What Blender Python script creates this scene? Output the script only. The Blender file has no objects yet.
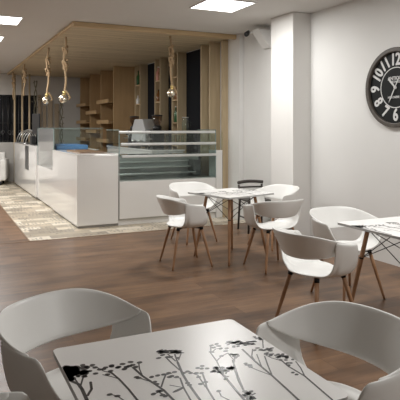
import bpy, bmesh, math, random
from mathutils import Vector, Matrix
random.seed(7)
C = bpy.context.scene.collection
PI = math.pi
R = math.radians

# ------------------------------------------------------------------ camera, world, light, exposure
cam_d = bpy.data.cameras.new('camera'); cam = bpy.data.objects.new('camera', cam_d); C.objects.link(cam)
cam.location = (0, 0, 1.5); cam.rotation_euler = (R(90), 0, R(-25.5))
cam_d.sensor_width = 36; cam_d.lens = 49.5; cam_d.shift_y = -0.18; cam_d.clip_start = 0.05
bpy.context.scene.camera = cam
w = bpy.data.worlds.new('world'); bpy.context.scene.world = w; w.use_nodes = True
w.node_tree.nodes['Background'].inputs[0].default_value = (1, .97, .93, 1)
w.node_tree.nodes['Background'].inputs[1].default_value = 0.05
vs = bpy.context.scene.view_settings
vs.view_transform = 'Standard'; vs.look = 'None'; vs.gamma = 1; vs.use_curve_mapping = False
vs.exposure = 0.36
PANEL_POWER = 36.0      # watts of each ceiling LED panel
PANEL_GLOW = 4.0

# ------------------------------------------------------------------ materials
def mat(name, col, rough=.5, metal=0, coat=0, spec=.5, alpha=None):
    m = bpy.data.materials.new(name); m.use_nodes = True
    b = m.node_tree.nodes['Principled BSDF']
    b.inputs['Base Color'].default_value = (*col, 1); b.inputs['Roughness'].default_value = rough
    b.inputs['Metallic'].default_value = metal; b.inputs['Coat Weight'].default_value = coat
    b.inputs['Specular IOR Level'].default_value = spec
    return m
def nd(m, t, **kw):
    n = m.node_tree.nodes.new(t)
    for k, v in kw.items(): setattr(n, k, v)
    return n
def noise_mat(name, c1, c2, scale=(8, 8, 8), rough=.5, detail=4, bump=0, coat=0, lo=.3, hi=.7):
    m = mat(name, c1, rough, coat=coat); t = m.node_tree; b = t.nodes['Principled BSDF']
    tc = nd(m, 'ShaderNodeTexCoord'); mp = nd(m, 'ShaderNodeMapping'); mp.inputs['Scale'].default_value = scale
    nz = nd(m, 'ShaderNodeTexNoise'); nz.inputs['Scale'].default_value = 1; nz.inputs['Detail'].default_value = detail
    rp = nd(m, 'ShaderNodeValToRGB')
    rp.color_ramp.elements[0].color = (*c1, 1); rp.color_ramp.elements[0].position = lo
    rp.color_ramp.elements[1].color = (*c2, 1); rp.color_ramp.elements[1].position = hi
    t.links.new(tc.outputs['Object'], mp.inputs[0]); t.links.new(mp.outputs[0], nz.inputs['Vector'])
    t.links.new(nz.outputs['Fac'], rp.inputs[0]); t.links.new(rp.outputs[0], b.inputs['Base Color'])
    if bump:
        bp = nd(m, 'ShaderNodeBump'); bp.inputs['Strength'].default_value = bump; bp.inputs['Distance'].default_value = .01
        t.links.new(nz.outputs['Fac'], bp.inputs['Height']); t.links.new(bp.outputs[0], b.inputs['Normal'])
    return m
M = {}
M['wall'] = noise_mat('wall_paint', (.72, .715, .695), (.75, .745, .725), (1.5, 1.5, 1.5), .75)
M['column'] = noise_mat('column_paint', (.74, .73, .705), (.77, .755, .73), (1.5, 1.5, 1.5), .7)
M['ceiling'] = noise_mat('ceiling_paint', (.64, .625, .60), (.67, .655, .63), (1, 1, 1), .8)
M['greywall'] = noise_mat('grey_wall_paint', (.50, .48, .45), (.54, .52, .49), (1, 1, 1), .8)
M['shell'] = mat('white_moulded_plastic', (.80, .795, .77), .38)
M['top'] = mat('white_laminate', (.82, .81, .79), .30)
M['edge'] = mat('grey_edge_band', (.42, .41, .40), .5)
M['print'] = mat('dark_print', (.022, .02, .02), .32, spec=.7)
M['legwood'] = noise_mat('beech_leg', (.30, .155, .075), (.38, .21, .11), (30, 30, 4), .45)
M['black'] = mat('black_metal', (.012, .012, .012), .45, .6)
M['blackpl'] = mat('black_plastic', (.015, .015, .016), .35)
M['counter'] = mat('white_gloss_counter', (.78, .765, .74), .10, coat=.4)
M['kick'] = mat('grey_kickplate', (.38, .37, .35), .5)
M['pine'] = noise_mat('pine_boards', (.52, .37, .20), (.62, .46, .27), (2, 14, 14), .55)
M['pinev'] = noise_mat('pine_uprights', (.42, .325, .20), (.52, .41, .26), (16, 16, 1.5), .55)
M['oak'] = noise_mat('oak_veneer', (.36, .235, .115), (.44, .29, .15), (10, 10, 1.2), .5)
M['panel'] = mat('blackboard_paint', (.008, .009, .012), .8, spec=.15)
M['steel'] = mat('brushed_steel', (.62, .62, .61), .28, 1)
M['darksteel'] = mat('dark_steel', (.16, .16, .16), .3, .8)
M['alu'] = mat('satin_aluminium', (.72, .73, .72), .3, .7)
M['rope'] = noise_mat('jute_rope', (.30, .20, .11), (.44, .32, .19), (60, 60, 60), .85, bump=.4)
M['clockrim'] = noise_mat('grey_brown_wood_rim', (.055, .044, .036), (.09, .075, .06), (20, 6, 20), .5)
M['dial'] = mat('black_dial', (.010, .011, .011), .6, spec=.2)
M['dialwhite'] = mat('white_dial_paint', (.66, .66, .65), .5)
M['white'] = mat('white_plastic', (.78, .77, .75), .4)
M['leather'] = noise_mat('white_leatherette', (.70, .69, .66), (.76, .75, .72), (8, 8, 8), .4)
M['blue'] = mat('blue_plastic', (.10, .24, .50), .4)
M['brown'] = noise_mat('brown_board', (.17, .10, .055), (.24, .15, .085), (3, 20, 20), .45)
M['greymachine'] = mat('light_grey_enamel', (.46, .46, .455), .4)
M['green'] = mat('green_bottle_glass', (.03, .10, .035), .12)
M['amber'] = mat('amber_bottle_glass', (.22, .09, .025), .15)
M['pink'] = mat('pink_bottle', (.55, .25, .20), .3)
M['gold'] = mat('gold_cap', (.60, .46, .18), .35, .6)
M['darkwood'] = noise_mat('dark_stained_wood', (.035, .03, .026), (.06, .05, .043), (20, 20, 3), .5)
M['board'] = noise_mat('weathered_board', (.34, .27, .19), (.46, .37, .27), (20, 20, 1.5), .65)
M['vine'] = noise_mat('dark_vine', (.10, .09, .06), (.20, .18, .12), (30, 30, 30), .8)
def glass(name, tint=(.93, .97, .96), refl=.10):
    m = bpy.data.materials.new(name); m.use_nodes = True; t = m.node_tree; t.nodes.clear()
    o = nd(m, 'ShaderNodeOutputMaterial'); mx = nd(m, 'ShaderNodeMixShader'); tr = nd(m, 'ShaderNodeBsdfTransparent'); gl = nd(m, 'ShaderNodeBsdfGlossy')
    lw = nd(m, 'ShaderNodeLayerWeight'); lw.inputs[0].default_value = .5
    pw = nd(m, 'ShaderNodeMath', operation='POWER'); pw.inputs[1].default_value = 5; t.links.new(lw.outputs['Facing'], pw.inputs[0])
    fr = nd(m, 'ShaderNodeMath', operation='MULTIPLY_ADD'); fr.inputs[1].default_value = .8; fr.inputs[2].default_value = .035; t.links.new(pw.outputs[0], fr.inputs[0])
    tr.inputs[0].default_value = (*tint, 1); gl.inputs['Roughness'].default_value = .02
    t.links.new(fr.outputs[0], mx.inputs[0]); t.links.new(tr.outputs[0], mx.inputs[1]); t.links.new(gl.outputs[0], mx.inputs[2]); t.links.new(mx.outputs[0], o.inputs[0])
    return m
M['glass'] = glass('clear_glass')
M['glassdark'] = glass('smoked_glass', (.75, .70, .66))
M['glassedge'] = mat('glass_edge', (.22, .30, .29), .15)
def emis(name, col, s):
    m = bpy.data.materials.new(name); m.use_nodes = True; b = m.node_tree.nodes['Principled BSDF']
    b.inputs['Base Color'].default_value = (.8, .8, .8, 1); b.inputs['Emission Color'].default_value = (*col, 1); b.inputs['Emission Strength'].default_value = s
    return m
M['reflpane'] = mat('glass_with_pale_reflection', (.50, .50, .49), .12, .55)  # pale grey base stands in for the bright room reflected in the pane
M['night'] = mat('dark_window_glass', (.006, .006, .008), .25, spec=.2)
M['led'] = emis('led_diffuser', (1, .985, .96), PANEL_GLOW)
def bulb_mat():
    m = mat('silvered_bulb', (.75, .68, .55), .12, .85)
    return m
M['bulb'] = bulb_mat()
def floor_mat():
    m = mat('brown_wood_laminate', (.2, .1, .06), .36); t = m.node_tree; b = t.nodes['Principled BSDF']
    tc = nd(m, 'ShaderNodeTexCoord')
    br = nd(m, 'ShaderNodeTexBrick'); br.offset = .37; br.inputs['Scale'].default_value = 1
    br.inputs['Brick Width'].default_value = 1.38; br.inputs['Row Height'].default_value = .193; br.inputs['Mortar Size'].default_value = .0016
    br.inputs['Color1'].default_value = (0, 0, 0, 1); br.inputs['Color2'].default_value = (1, 1, 1, 1); br.inputs['Mortar'].default_value = (.5, .5, .5, 1); br.inputs['Bias'].default_value = 0
    t.links.new(tc.outputs['Object'], br.inputs['Vector'])
    mp = nd(m, 'ShaderNodeMapping'); mp.inputs['Scale'].default_value = (2.2, 22, 1)
    t.links.new(tc.outputs['Object'], mp.inputs[0])
    off = nd(m, 'ShaderNodeVectorMath', operation='MULTIPLY_ADD'); off.inputs[1].default_value = (9, 9, 9)
    t.links.new(br.outputs['Color'], off.inputs[0]); t.links.new(mp.outputs[0], off.inputs[2])
    nz = nd(m, 'ShaderNodeTexNoise'); nz.inputs['Scale'].default_value = 1; nz.inputs['Detail'].default_value = 5; nz.inputs['Roughness'].default_value = .6
    t.links.new(off.outputs[0], nz.inputs['Vector'])
    n2 = nd(m, 'ShaderNodeTexNoise'); n2.inputs['Scale'].default_value = 2.3; n2.inputs['Detail'].default_value = 3
    mp2 = nd(m, 'ShaderNodeMapping'); mp2.inputs['Scale'].default_value = (.9, 2.2, 1)
    t.links.new(tc.outputs['Object'], mp2.inputs[0]); t.links.new(mp2.outputs[0], n2.inputs['Vector'])
    a1 = nd(m, 'ShaderNodeMath', operation='MULTIPLY_ADD'); a1.inputs[1].default_value = .55
    t.links.new(nz.outputs['Fac'], a1.inputs[0])
    a0 = nd(m, 'ShaderNodeMath', operation='MULTIPLY'); a0.inputs[1].default_value = .17
    t.links.new(br.outputs['Color'], a0.inputs[0])
    a2 = nd(m, 'ShaderNodeMath', operation='MULTIPLY_ADD'); a2.inputs[1].default_value = .62
    t.links.new(n2.outputs['Fac'], a2.inputs[0]); t.links.new(a0.outputs[0], a2.inputs[2]); t.links.new(a2.outputs[0], a1.inputs[2])
    rp = nd(m, 'ShaderNodeValToRGB'); e = rp.color_ramp.elements
    e[0].position = .44; e[0].color = (.066, .035, .017, 1); e[1].position = .84; e[1].color = (.222, .126, .067, 1)
    e2 = e.new(.62); e2.color = (.136, .072, .037, 1)
    t.links.new(a1.outputs[0], rp.inputs[0])
    mx = nd(m, 'ShaderNodeMixRGB', blend_type='MULTIPLY'); mx.inputs['Color2'].default_value = (.45, .42, .4, 1)
    t.links.new(br.outputs['Fac'], mx.inputs['Fac']); t.links.new(rp.outputs[0], mx.inputs['Color1']); t.links.new(mx.outputs[0], b.inputs['Base Color'])
    rr = nd(m, 'ShaderNodeMapRange'); rr.inputs[3].default_value = .30; rr.inputs[4].default_value = .46
    t.links.new(nz.outputs['Fac'], rr.inputs[0]); t.links.new(rr.outputs[0], b.inputs['Roughness'])
    return m
M['floor'] = floor_mat()
def tile_mat():
    m = mat('patchwork_tiles', (.5, .45, .4), .4); t = m.node_tree; b = t.nodes['Principled BSDF']
    tc = nd(m, 'ShaderNodeTexCoord')
    br = nd(m, 'ShaderNodeTexBrick'); br.offset = .5; br.inputs['Scale'].default_value = 1
    br.inputs['Brick Width'].default_value = .40; br.inputs['Row Height'].default_value = .20; br.inputs['Mortar Size'].default_value = .004
    br.inputs['Color1'].default_value = (0, 0, 0, 1); br.inputs['Color2'].default_value = (1, 1, 1, 1); br.inputs['Mortar'].default_value = (.3, .3, .3, 1)
    t.links.new(tc.outputs['Object'], br.inputs['Vector'])
    rp = nd(m, 'ShaderNodeValToRGB'); rp.color_ramp.interpolation = 'CONSTANT'; e = rp.color_ramp.elements
    e[0].position = 0; e[0].color = (.42, .36, .27, 1); e[1].position = .22; e[1].color = (.68, .60, .47, 1)
    for p, c in ((.42, (.34, .29, .22, 1)), (.58, (.76, .69, .57, 1)), (.74, (.52, .44, .33, 1)), (.88, (.62, .55, .43, 1))):
        q = e.new(p); q.color = c
    t.links.new(br.outputs['Color'], rp.inputs[0])
    # a worn stamped motif that changes from tile to tile
    sc = nd(m, 'ShaderNodeVectorMath', operation='MULTIPLY_ADD'); sc.inputs[1].default_value = (31, 17, 0)
    t.links.new(br.outputs['Color'], sc.inputs[0]); t.links.new(tc.outputs['Object'], sc.inputs[2])
    wv = nd(m, 'ShaderNodeTexWave', wave_type='BANDS', bands_direction='X'); wv.inputs['Scale'].default_value = 5.5; wv.inputs['Distortion'].default_value = 6; wv.inputs['Detail'].default_value = 1; wv.inputs['Detail Scale'].default_value = 3
    t.links.new(sc.outputs[0], wv.inputs['Vector'])
    n2 = nd(m, 'ShaderNodeTexNoise'); n2.inputs['Scale'].default_value = 2.0
    t.links.new(sc.outputs[0], n2.inputs['Vector'])
    th = nd(m, 'ShaderNodeMath', operation='GREATER_THAN'); th.inputs[1].default_value = .72
    t.links.new(wv.outputs['Fac'], th.inputs[0])
    t2 = nd(m, 'ShaderNodeMath', operation='GREATER_THAN'); t2.inputs[1].default_value = .50
    t.links.new(n2.outputs['Fac'], t2.inputs[0])
    mu = nd(m, 'ShaderNodeMath', operation='MULTIPLY'); t.links.new(th.outputs[0], mu.inputs[0]); t.links.new(t2.outputs[0], mu.inputs[1])
    ms = nd(m, 'ShaderNodeMath', operation='MULTIPLY'); ms.inputs[1].default_value = .7; t.links.new(mu.outputs[0], ms.inputs[0])
    mx = nd(m, 'ShaderNodeMixRGB'); mx.inputs['Color2'].default_value = (.16, .14, .12, 1)
    t.links.new(ms.outputs[0], mx.inputs['Fac']); t.links.new(rp.outputs[0], mx.inputs['Color1'])
    n3 = nd(m, 'ShaderNodeTexNoise'); n3.inputs['Scale'].default_value = 9; n3.inputs['Detail'].default_value = 5
    t.links.new(tc.outputs['Object'], n3.inputs['Vector'])
    mr = nd(m, 'ShaderNodeMapRange'); mr.inputs[3].default_value = .7; mr.inputs[4].default_value = 1.15
    t.links.new(n3.outputs['Fac'], mr.inputs[0])
    m3 = nd(m, 'ShaderNodeMixRGB', blend_type='MULTIPLY'); m3.inputs['Fac'].default_value = 1
    t.links.new(mx.outputs[0], m3.inputs['Color1']); t.links.new(mr.outputs[0], m3.inputs['Color2'])
    m4 = nd(m, 'ShaderNodeMixRGB'); m4.inputs['Color2'].default_value = (.30, .28, .25, 1)
    t.links.new(br.outputs['Fac'], m4.inputs['Fac']); t.links.new(m3.outputs[0], m4.inputs['Color1']); t.links.new(m4.outputs[0], b.inputs['Base Color'])
    return m
M['tile'] = tile_mat()
def canopy_mat():
    m = mat('pine_ceiling_boards', (.5, .35, .2), .55); t = m.node_tree; b = t.nodes['Principled BSDF']
    tc = nd(m, 'ShaderNodeTexCoord')
    br = nd(m, 'ShaderNodeTexBrick'); br.offset = .4; br.inputs['Scale'].default_value = 1; br.inputs['Brick Width'].default_value = 9; br.inputs['Row Height'].default_value = .2; br.inputs['Mortar Size'].default_value = .007
    br.inputs['Color1'].default_value = (0, 0, 0, 1); br.inputs['Color2'].default_value = (1, 1, 1, 1); br.inputs['Mortar'].default_value = (.2, .2, .2, 1)
    t.links.new(tc.outputs['Object'], br.inputs['Vector'])
    mp = nd(m, 'ShaderNodeMapping'); mp.inputs['Scale'].default_value = (1.3, 16, 1); t.links.new(tc.outputs['Object'], mp.inputs[0])
    off = nd(m, 'ShaderNodeVectorMath', operation='MULTIPLY_ADD'); off.inputs[1].default_value = (7, 7, 7)
    t.links.new(br.outputs['Color'], off.inputs[0]); t.links.new(mp.outputs[0], off.inputs[2])
    nz = nd(m, 'ShaderNodeTexNoise'); nz.inputs['Scale'].default_value = 1; nz.inputs['Detail'].default_value = 4; t.links.new(off.outputs[0], nz.inputs['Vector'])
    ad = nd(m, 'ShaderNodeMath', operation='MULTIPLY_ADD'); ad.inputs[1].default_value = .45; t.links.new(br.outputs['Color'], ad.inputs[0]); t.links.new(nz.outputs['Fac'], ad.inputs[2])
    rp = nd(m, 'ShaderNodeValToRGB'); e = rp.color_ramp.elements; e[0].position = .35; e[0].color = (.47, .375, .235, 1); e[1].position = .85; e[1].color = (.62, .51, .34, 1)
    t.links.new(ad.outputs[0], rp.inputs[0])
    vo = nd(m, 'ShaderNodeTexVoronoi'); vo.inputs['Scale'].default_value = 1; mv = nd(m, 'ShaderNodeMapping'); mv.inputs['Scale'].default_value = (2.4, 5, 1)
    t.links.new(tc.outputs['Object'], mv.inputs[0]); t.links.new(mv.outputs[0], vo.inputs['Vector'])
    kn = nd(m, 'ShaderNodeMath', operation='LESS_THAN'); kn.inputs[1].default_value = .085; t.links.new(vo.outputs['Distance'], kn.inputs[0])
    k2 = nd(m, 'ShaderNodeMath', operation='MULTIPLY'); k2.inputs[1].default_value = .65; t.links.new(kn.outputs[0], k2.inputs[0])
    mx = nd(m, 'ShaderNodeMixRGB'); mx.inputs['Color2'].default_value = (.22, .12, .05, 1); t.links.new(k2.outputs[0], mx.inputs['Fac']); t.links.new(rp.outputs[0], mx.inputs['Color1'])
    m4 = nd(m, 'ShaderNodeMixRGB', blend_type='MULTIPLY'); m4.inputs['Color2'].default_value = (.5, .45, .4, 1)
    t.links.new(br.outputs['Fac'], m4.inputs['Fac']); t.links.new(mx.outputs[0], m4.inputs['Color1']); t.links.new(m4.outputs[0], b.inputs['Base Color'])
    return m
M['canopy'] = canopy_mat()

# ------------------------------------------------------------------ mesh helpers
def B(): return bmesh.new()
def box(bm, x0, x1, y0, y1, z0, z1, mi=0):
    v = [bm.verts.new(p) for p in ((x0,y0,z0),(x1,y0,z0),(x1,y1,z0),(x0,y1,z0),(x0,y0,z1),(x1,y0,z1),(x1,y1,z1),(x0,y1,z1))]
    for f in ((3,2,1,0),(4,5,6,7),(0,1,5,4),(1,2,6,5),(2,3,7,6),(3,0,4,7)):
        bm.faces.new([v[i] for i in f]).material_index = mi
    return bm
def prism(bm, pts, axis, a, b, mi=0):
    """polygon pts (2D) extruded along axis from a to b"""
    def p3(p, c):
        return {'x': (c, p[0], p[1]), 'y': (p[0], c, p[1]), 'z': (p[0], p[1], c)}[axis]
    v0 = [bm.verts.new(p3(p, a)) for p in pts]; v1 = [bm.verts.new(p3(p, b)) for p in pts]
    n = len(pts); fs = [bm.faces.new(v0), bm.faces.new(v1[::-1])]
    for i in range(n): fs.append(bm.faces.new((v0[i], v1[i], v1[(i+1) % n], v0[(i+1) % n])))
    for f in fs: f.material_index = mi
    bmesh.ops.recalc_face_normals(bm, faces=fs)
    return bm
def tube(bm, pts, rad, seg=10, mi=0, cap=True):
    pts = [Vector(p) for p in pts]; n = len(pts)
    rad = rad if isinstance(rad, (list, tuple)) else [rad]*n
    rings = []; up = None
    for i in range(n):
        d = (pts[min(i+1, n-1)] - pts[max(i-1, 0)]).normalized()
        if up is None: up = Vector((0, 0, 1)) if abs(d.z) < .9 else Vector((1, 0, 0))
        a = d.cross(up).normalized(); b_ = a.cross(d).normalized(); up = b_
        rings.append([bm.verts.new(pts[i] + (a*math.cos(2*PI*k/seg) + b_*math.sin(2*PI*k/seg))*rad[i]) for k in range(seg)])
    fs = []
    for i in range(n-1):
        for k in range(seg):
            fs.append(bm.faces.new((rings[i][k], rings[i][(k+1) % seg], rings[i+1][(k+1) % seg], rings[i+1][k])))
    if cap: fs.append(bm.faces.new(rings[0][::-1])); fs.append(bm.faces.new(rings[-1]))
    for f in fs: f.material_index = mi; f.smooth = True
    bmesh.ops.recalc_face_normals(bm, faces=fs)
    return bm
def lathe(bm, prof, c=(0, 0, 0), seg=20, mi=0):
    rings = []
    for r, z in prof:
        rings.append([bm.verts.new((c[0] + max(r, 1e-4)*math.cos(2*PI*k/seg), c[1] + max(r, 1e-4)*math.sin(2*PI*k/seg), c[2] + z)) for k in range(seg)])
    fs = []
    for i in range(len(rings)-1):
        for k in range(seg):
            fs.append(bm.faces.new((rings[i][k], rings[i][(k+1) % seg], rings[i+1][(k+1) % seg], rings[i+1][k])))
    fs.append(bm.faces.new(rings[0][::-1])); fs.append(bm.faces.new(rings[-1]))
    for f in fs: f.material_index = mi; f.smooth = True
    bmesh.ops.recalc_face_normals(bm, faces=fs)
    return bm
def obj(name, bm, m, parent=None, bevel=0, loc=None, seg=2):
    me = bpy.data.meshes.new(name); bm.to_mesh(me); bm.free()
    for x in (m if isinstance(m, (list, tuple)) else [m]): me.materials.append(M[x])
    o = bpy.data.objects.new(name, me); C.objects.link(o)
    if parent: o.parent = parent
    if loc: o.location = loc
    if bevel:
        b = o.modifiers.new('bevel', 'BEVEL'); b.width = bevel; b.segments = seg; b.limit_method = 'ANGLE'; b.angle_limit = R(40)
    return o
def tag(o, label, cat, group=None, kind=None):
    o['label'] = label; o['category'] = cat
    if group: o['group'] = group
    if kind: o['kind'] = kind
    return o
def thing(name, label, cat, loc=(0, 0, 0), rz=0, group=None):
    o = bpy.data.objects.new(name, None); C.objects.link(o); o.empty_display_size = .1
    o.location = loc; o.rotation_euler = (0, 0, rz)
    return tag(o, label, cat, group)
def dup(root, label, loc, rz=0, group=None):
    r = root.copy(); C.objects.link(r); r.location = loc; r.rotation_euler = (0, 0, rz); r['label'] = label
    if group: r['group'] = group
    for ch in list(root.children):
        c = ch.copy(); C.objects.link(c); c.parent = r
        for g in ch.children:
            d = g.copy(); C.objects.link(d); d.parent = c
    return r
def struct(name, bm, m, label, cat, bevel=0):
    o = obj(name, bm, m, bevel=bevel); o['kind'] = 'structure'; o['label'] = label; o['category'] = cat
    return o

# ------------------------------------------------------------------ the room
CZ = 3.03
XW = 4.5; YB = 16.2; XL = -3.6; YF = -2.6
bm = B()
for x0, x1, y0, y1 in ((XL, 1.10, YF, YB), (1.10, XW, YF, 7.53)):
    box(bm, x0, x1, y0, y1, -.1, 0)
struct('floor', bm, 'floor', 'brown wood laminate floor of the seating area', 'floor')
struct('floor_tiles', box(B(), 1.10, XW, 7.53, YB, -.1, 0), 'tile', 'patchwork beige and grey tiled floor around the white counter', 'floor')
bm = B(); box(bm, 1.085, 1.105, 7.53, YB, 0, .004); box(bm, XL, XW, 7.515, 7.535, 0, .004)
struct('trim_1', bm, 'brown', 'thin brown threshold strip between wood floor and tiles', 'trim')
struct('ceiling', box(B(), XL, XW + .3, YF, YB, CZ, CZ + .1), 'ceiling', 'plain off white ceiling', 'ceiling')
struct('wall_right', box(B(), XW, XW + .15, YF, YB, 0, CZ), 'wall', 'white wall on the right with the clock', 'wall')
struct('wall_column', box(B(), 4.216, XW - .001, 6.0, 6.53, 0, CZ - .001), 'column', 'square white column standing out from right wall', 'column', .004)
struct('wall_service', box(B(), 4.42, XW - .001, 7.78, YB - .001, 0, CZ - .001), 'wall', 'grey white wall lining behind the wooden uprights', 'wall')
bm = B()
for a in ((XL, .55, YB, YB + .15, 0, CZ), (2.57, XW, YB, YB + .15, 0, CZ), (.55, 2.57, YB, YB + .15, 2.43, CZ), (.55, 2.57, YB, YB + .15, 0, 1.1)): box(bm, *a)
struct('wall_back', bm, 'greywall', 'grey rear wall around the barred dark window', 'wall')
struct('wall_left', box(B(), XL - .15, XL, YF, YB, 0, CZ), 'wall', 'white wall outside the picture on the left', 'wall')
struct('wall_front', box(B(), XL, XW, YF - .15, YF, 0, CZ), 'wall', 'white wall behind the viewer', 'wall')
# barred window in the rear wall
wn = struct('window_1', box(B(), .55, 2.57, YB + .10, YB + .14, 1.1, 2.43), 'night', 'dark window with black iron bars in rear wall', 'window')
bm = B()
for x in (.55, 1.2, 1.86, 2.52): box(bm, x, x + .05, YB + .03, YB + .09, 1.1, 2.43)
for z in (1.1, 2.38, 1.62): box(bm, .55, 2.57, YB + .03, YB + .09, z, z + .05)
obj('window_frame', bm, 'black', wn)
bm = B()
for i in range(14):
    x = .66 + i*.14
    tube(bm, [(x, YB + .02, 1.12), (x, YB + .02, 2.4)], .009, 6)
for i in range(7):
    cx = .75 + i*.28
    for s in (-1, 1):
        pts = [(cx + s*(.05 + .055*math.cos(a)*(1 - a/9)), YB + .012, 1.36 + .09*math.sin(a)*(1 - a/9)) for a in [k*.55 for k in range(13)]]
        tube(bm, pts, .008, 5)
obj('iron_grille', bm, 'darksteel', wn)

# ------------------------------------------------------------------ ceiling LED panels
def panel(x, y, label):
    t = thing('ceiling_light', label, 'ceiling light', (x, y, CZ), 0, 'square ceiling light panels')
    bm = B()
    for a in ((-.31, .31, -.31, -.295), (-.31, .31, .295, .31), (-.31, -.295, -.295, .295), (.295, .31, -.295, .295)): box(bm, *a, -.012, 0)
    obj('frame', bm, 'white', t)
    obj('diffuser', box(B(), -.295, .295, -.295, .295, -.008, -.001), 'led', t)
    ld = bpy.data.lights.new('panel_lamp', 'AREA'); ld.shape = 'SQUARE'; ld.size = .58; ld.energy = PANEL_POWER; ld.color = (1, .993, .975)
    lo = bpy.data.objects.new('panel_lamp', ld); C.objects.link(lo); lo.parent = t; lo.location = (0, 0, -.014)
panel(3.19, 6.05, 'square lit ceiling panel near the white column')
panel(.76, 8.2, 'square lit ceiling panel left of the wooden canopy, nearer of two')
panel(.70, 10.0, 'square lit ceiling panel left of the wooden canopy, further of two')
panel(3.19, 2.9, 'square lit ceiling panel above the right hand seating, out of view')
panel(3.19, -.25, 'added unseen ceiling panel at the front right, lightening the foreground chairs')  # unseen panel added to lighten the chair faces turned to the viewer
panel(.64, 11.8, 'added unseen ceiling panel left of the till counter, brightening the canopy')  # this and the panels below are unseen, added to brighten under the canopy
panel(.30, 13.9, 'added unseen ceiling panel near the rear window, brightening the canopy')
panel(-1.9, 9.6, 'added unseen ceiling panel left of the tiled strip, brightening the canopy')
panel(-1.9, 12.8, 'added unseen ceiling panel at the rear left, brightening the canopy')

# ------------------------------------------------------------------ counters
X0 = 1.87
t = thing('corner_counter', 'glossy white corner counter unit with long plain faces', 'counter', (X0, 8.16, 0))
obj('body', box(B(), 0, .634, 0, 1.94, .035, 1.085), 'counter', t, .006)
obj('worktop', box(B(), -.004, .634, -.004, 1.94, 1.085, 1.105), 'counter', t, .004)
obj('plinth', box(B(), .03, .63, .03, 1.93, 0, .035), 'kick', t)
t = tag(obj('serving_tray', box(B(), 0, .40, 0, 1.0, 0, .018), 'brown', bevel=.006, loc=(2.02, 8.62, 1.105)), 'flat brown tray lying on the corner counter', 'tray')
# glass display cabinet further along
t = thing('display_cabinet', 'white display cabinet with tall glass front, beside the corner counter', 'display cabinet', (X0, 10.1, 0))
bm = B(); box(bm, .02, .95, .005, 1.755, .035, .73); box(bm, .88, .95, .005, 1.755, .73, 1.05)
obj('body', bm, 'counter', t, .004)
obj('plinth', box(B(), .06, .93, .02, 1.74, 0, .035), 'kick', t)
obj('front_pane', box(B(), .022, .030, .01, 1.75, .73, 1.50), 'reflpane', t)
p = obj('side_pane', box(B(), .03, .93, .008, .016, .73, 1.50), 'glass', t)
obj('side_pane', box(B(), .03, .93, 1.742, 1.75, .73, 1.50), 'glass', t)
bm = B()
box(bm, .018, .032, .004, .018, .73, 1.5); box(bm, .018, .93, .006, .017, 1.492, 1.502); box(bm, .018, .032, .01, 1.75, 1.492, 1.502); box(bm, .018, .032, 1.74, 1.754, .73, 1.5)
obj('pane_edge', bm, 'glassedge', t)
obj('inner_shelf', box(B(), .05, .86, .03, 1.73, 1.085, 1.095), 'white', t)
obj('cabinet_back', box(B(), .84, .875, .03, 1.73, .74, 1.06), 'white', t)
tag(obj('storage_box', box(B(), -.30, .30, -.45, .45, 0, .085), 'blue', bevel=.015, loc=(2.27, 10.75, 1.096)), 'low blue plastic box behind glass on the display cabinet', 'box')
# till counter
t = thing('till_counter', 'white till counter with a dark vertical slot, at far left', 'counter', (X0, 11.86, 0))
bm = B(); box(bm, -.02, .62, .005, 3.55, .05, 1.12)
obj('body', bm, 'counter', t, .004)
obj('slot_shade_strip', box(B(), -.026, -.0205, 1.003, 1.507, .55, 1.09), 'blackpl', t)  # flat black strip stands in for the shade inside a gap between counters
obj('plinth', box(B(), .03, .6, .03, 3.52, 0, .05), 'kick', t)
# till screen
t = thing('till_screen', 'tall black till screen standing on the till counter', 'monitor', (2.02, 12.75, 1.12), R(10))
obj('stand', box(B(), -.11, .11, -.10, .10, 0, .03), 'blackpl', t, .01)
obj('post', tube(B(), [(0, 0, .03), (.02, 0, .40)], .035, 10), 'blackpl', t)
bm = B(); box(bm, -.04, .0, -.23, .23, .24, .70)
obj('screen', bm, 'blackpl', t, .012)
obj('card_reader', box(B(), -.16, -.06, -.09, .05, .03, .20), 'blackpl', t, .01)
# wire basket with curved rims
t = thing('wire_basket', 'open wire basket of pale curved hoops on the till counter', 'basket', (2.06, 14.2, 1.12))
bm = B()
for k in range(5):
    y = -.8 + k*.40
    tube(bm, [(.2*math.cos(a) + .0, y + .10*math.sin(a*2), .03 + .28*math.sin(a)) for a in [PI*i/12 for i in range(13)]], .010, 6)
for s in (-1, 1): tube(bm, [(.2*s, -.9, .012), (.2*s, .9, .012)], .012, 6)
tube(bm, [(0, -.85, .31), (-.03, 0, .34), (0, .85, .30)], .010, 6)
obj('hoops', bm, 'alu', t)
obj('base_tray', box(B(), -.22, .22, -.92, .92, 0, .012), 'darksteel', t)
# pastry display
t = thing('pastry_display', 'white pastry display with glass front and three aluminium rails', 'display counter', (2.51, 8.16, 0))
bm = B(); box(bm, .0, 1.68, .01, .80, .09, .66); box(bm, .0, 1.68, .70, .80, .66, 1.06); 
obj('body', bm, 'counter', t, .003)
obj('front_panel', box(B(), .012, 1.668, -.012, .0095, .10, .675), 'counter', t, .004)
bm = B(); box(bm, .0, .012, -.002, .009, .09, 1.06); box(bm, .0, 1.68, -.002, .009, .088, .099)
obj('panel_gap', bm, 'kick', t)
obj('plinth', box(B(), .0, 1.68, .03, .78, 0, .09), 'counter', t)
obj('well_floor', box(B(), .015, 1.665, .02, .69, .661, .69), 'steel', t)
obj('well_back', box(B(), .015, 1.665, .66, .695, .695, 1.05), 'edge', t)
for k, (z, y) in enumerate(((.74, .40), (.83, .52), (.92, .60))):
    s = obj('tray_shelf', box(B(), .06, 1.50, y, y + .12, z, z + .02), 'steel', t, .004)
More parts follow.
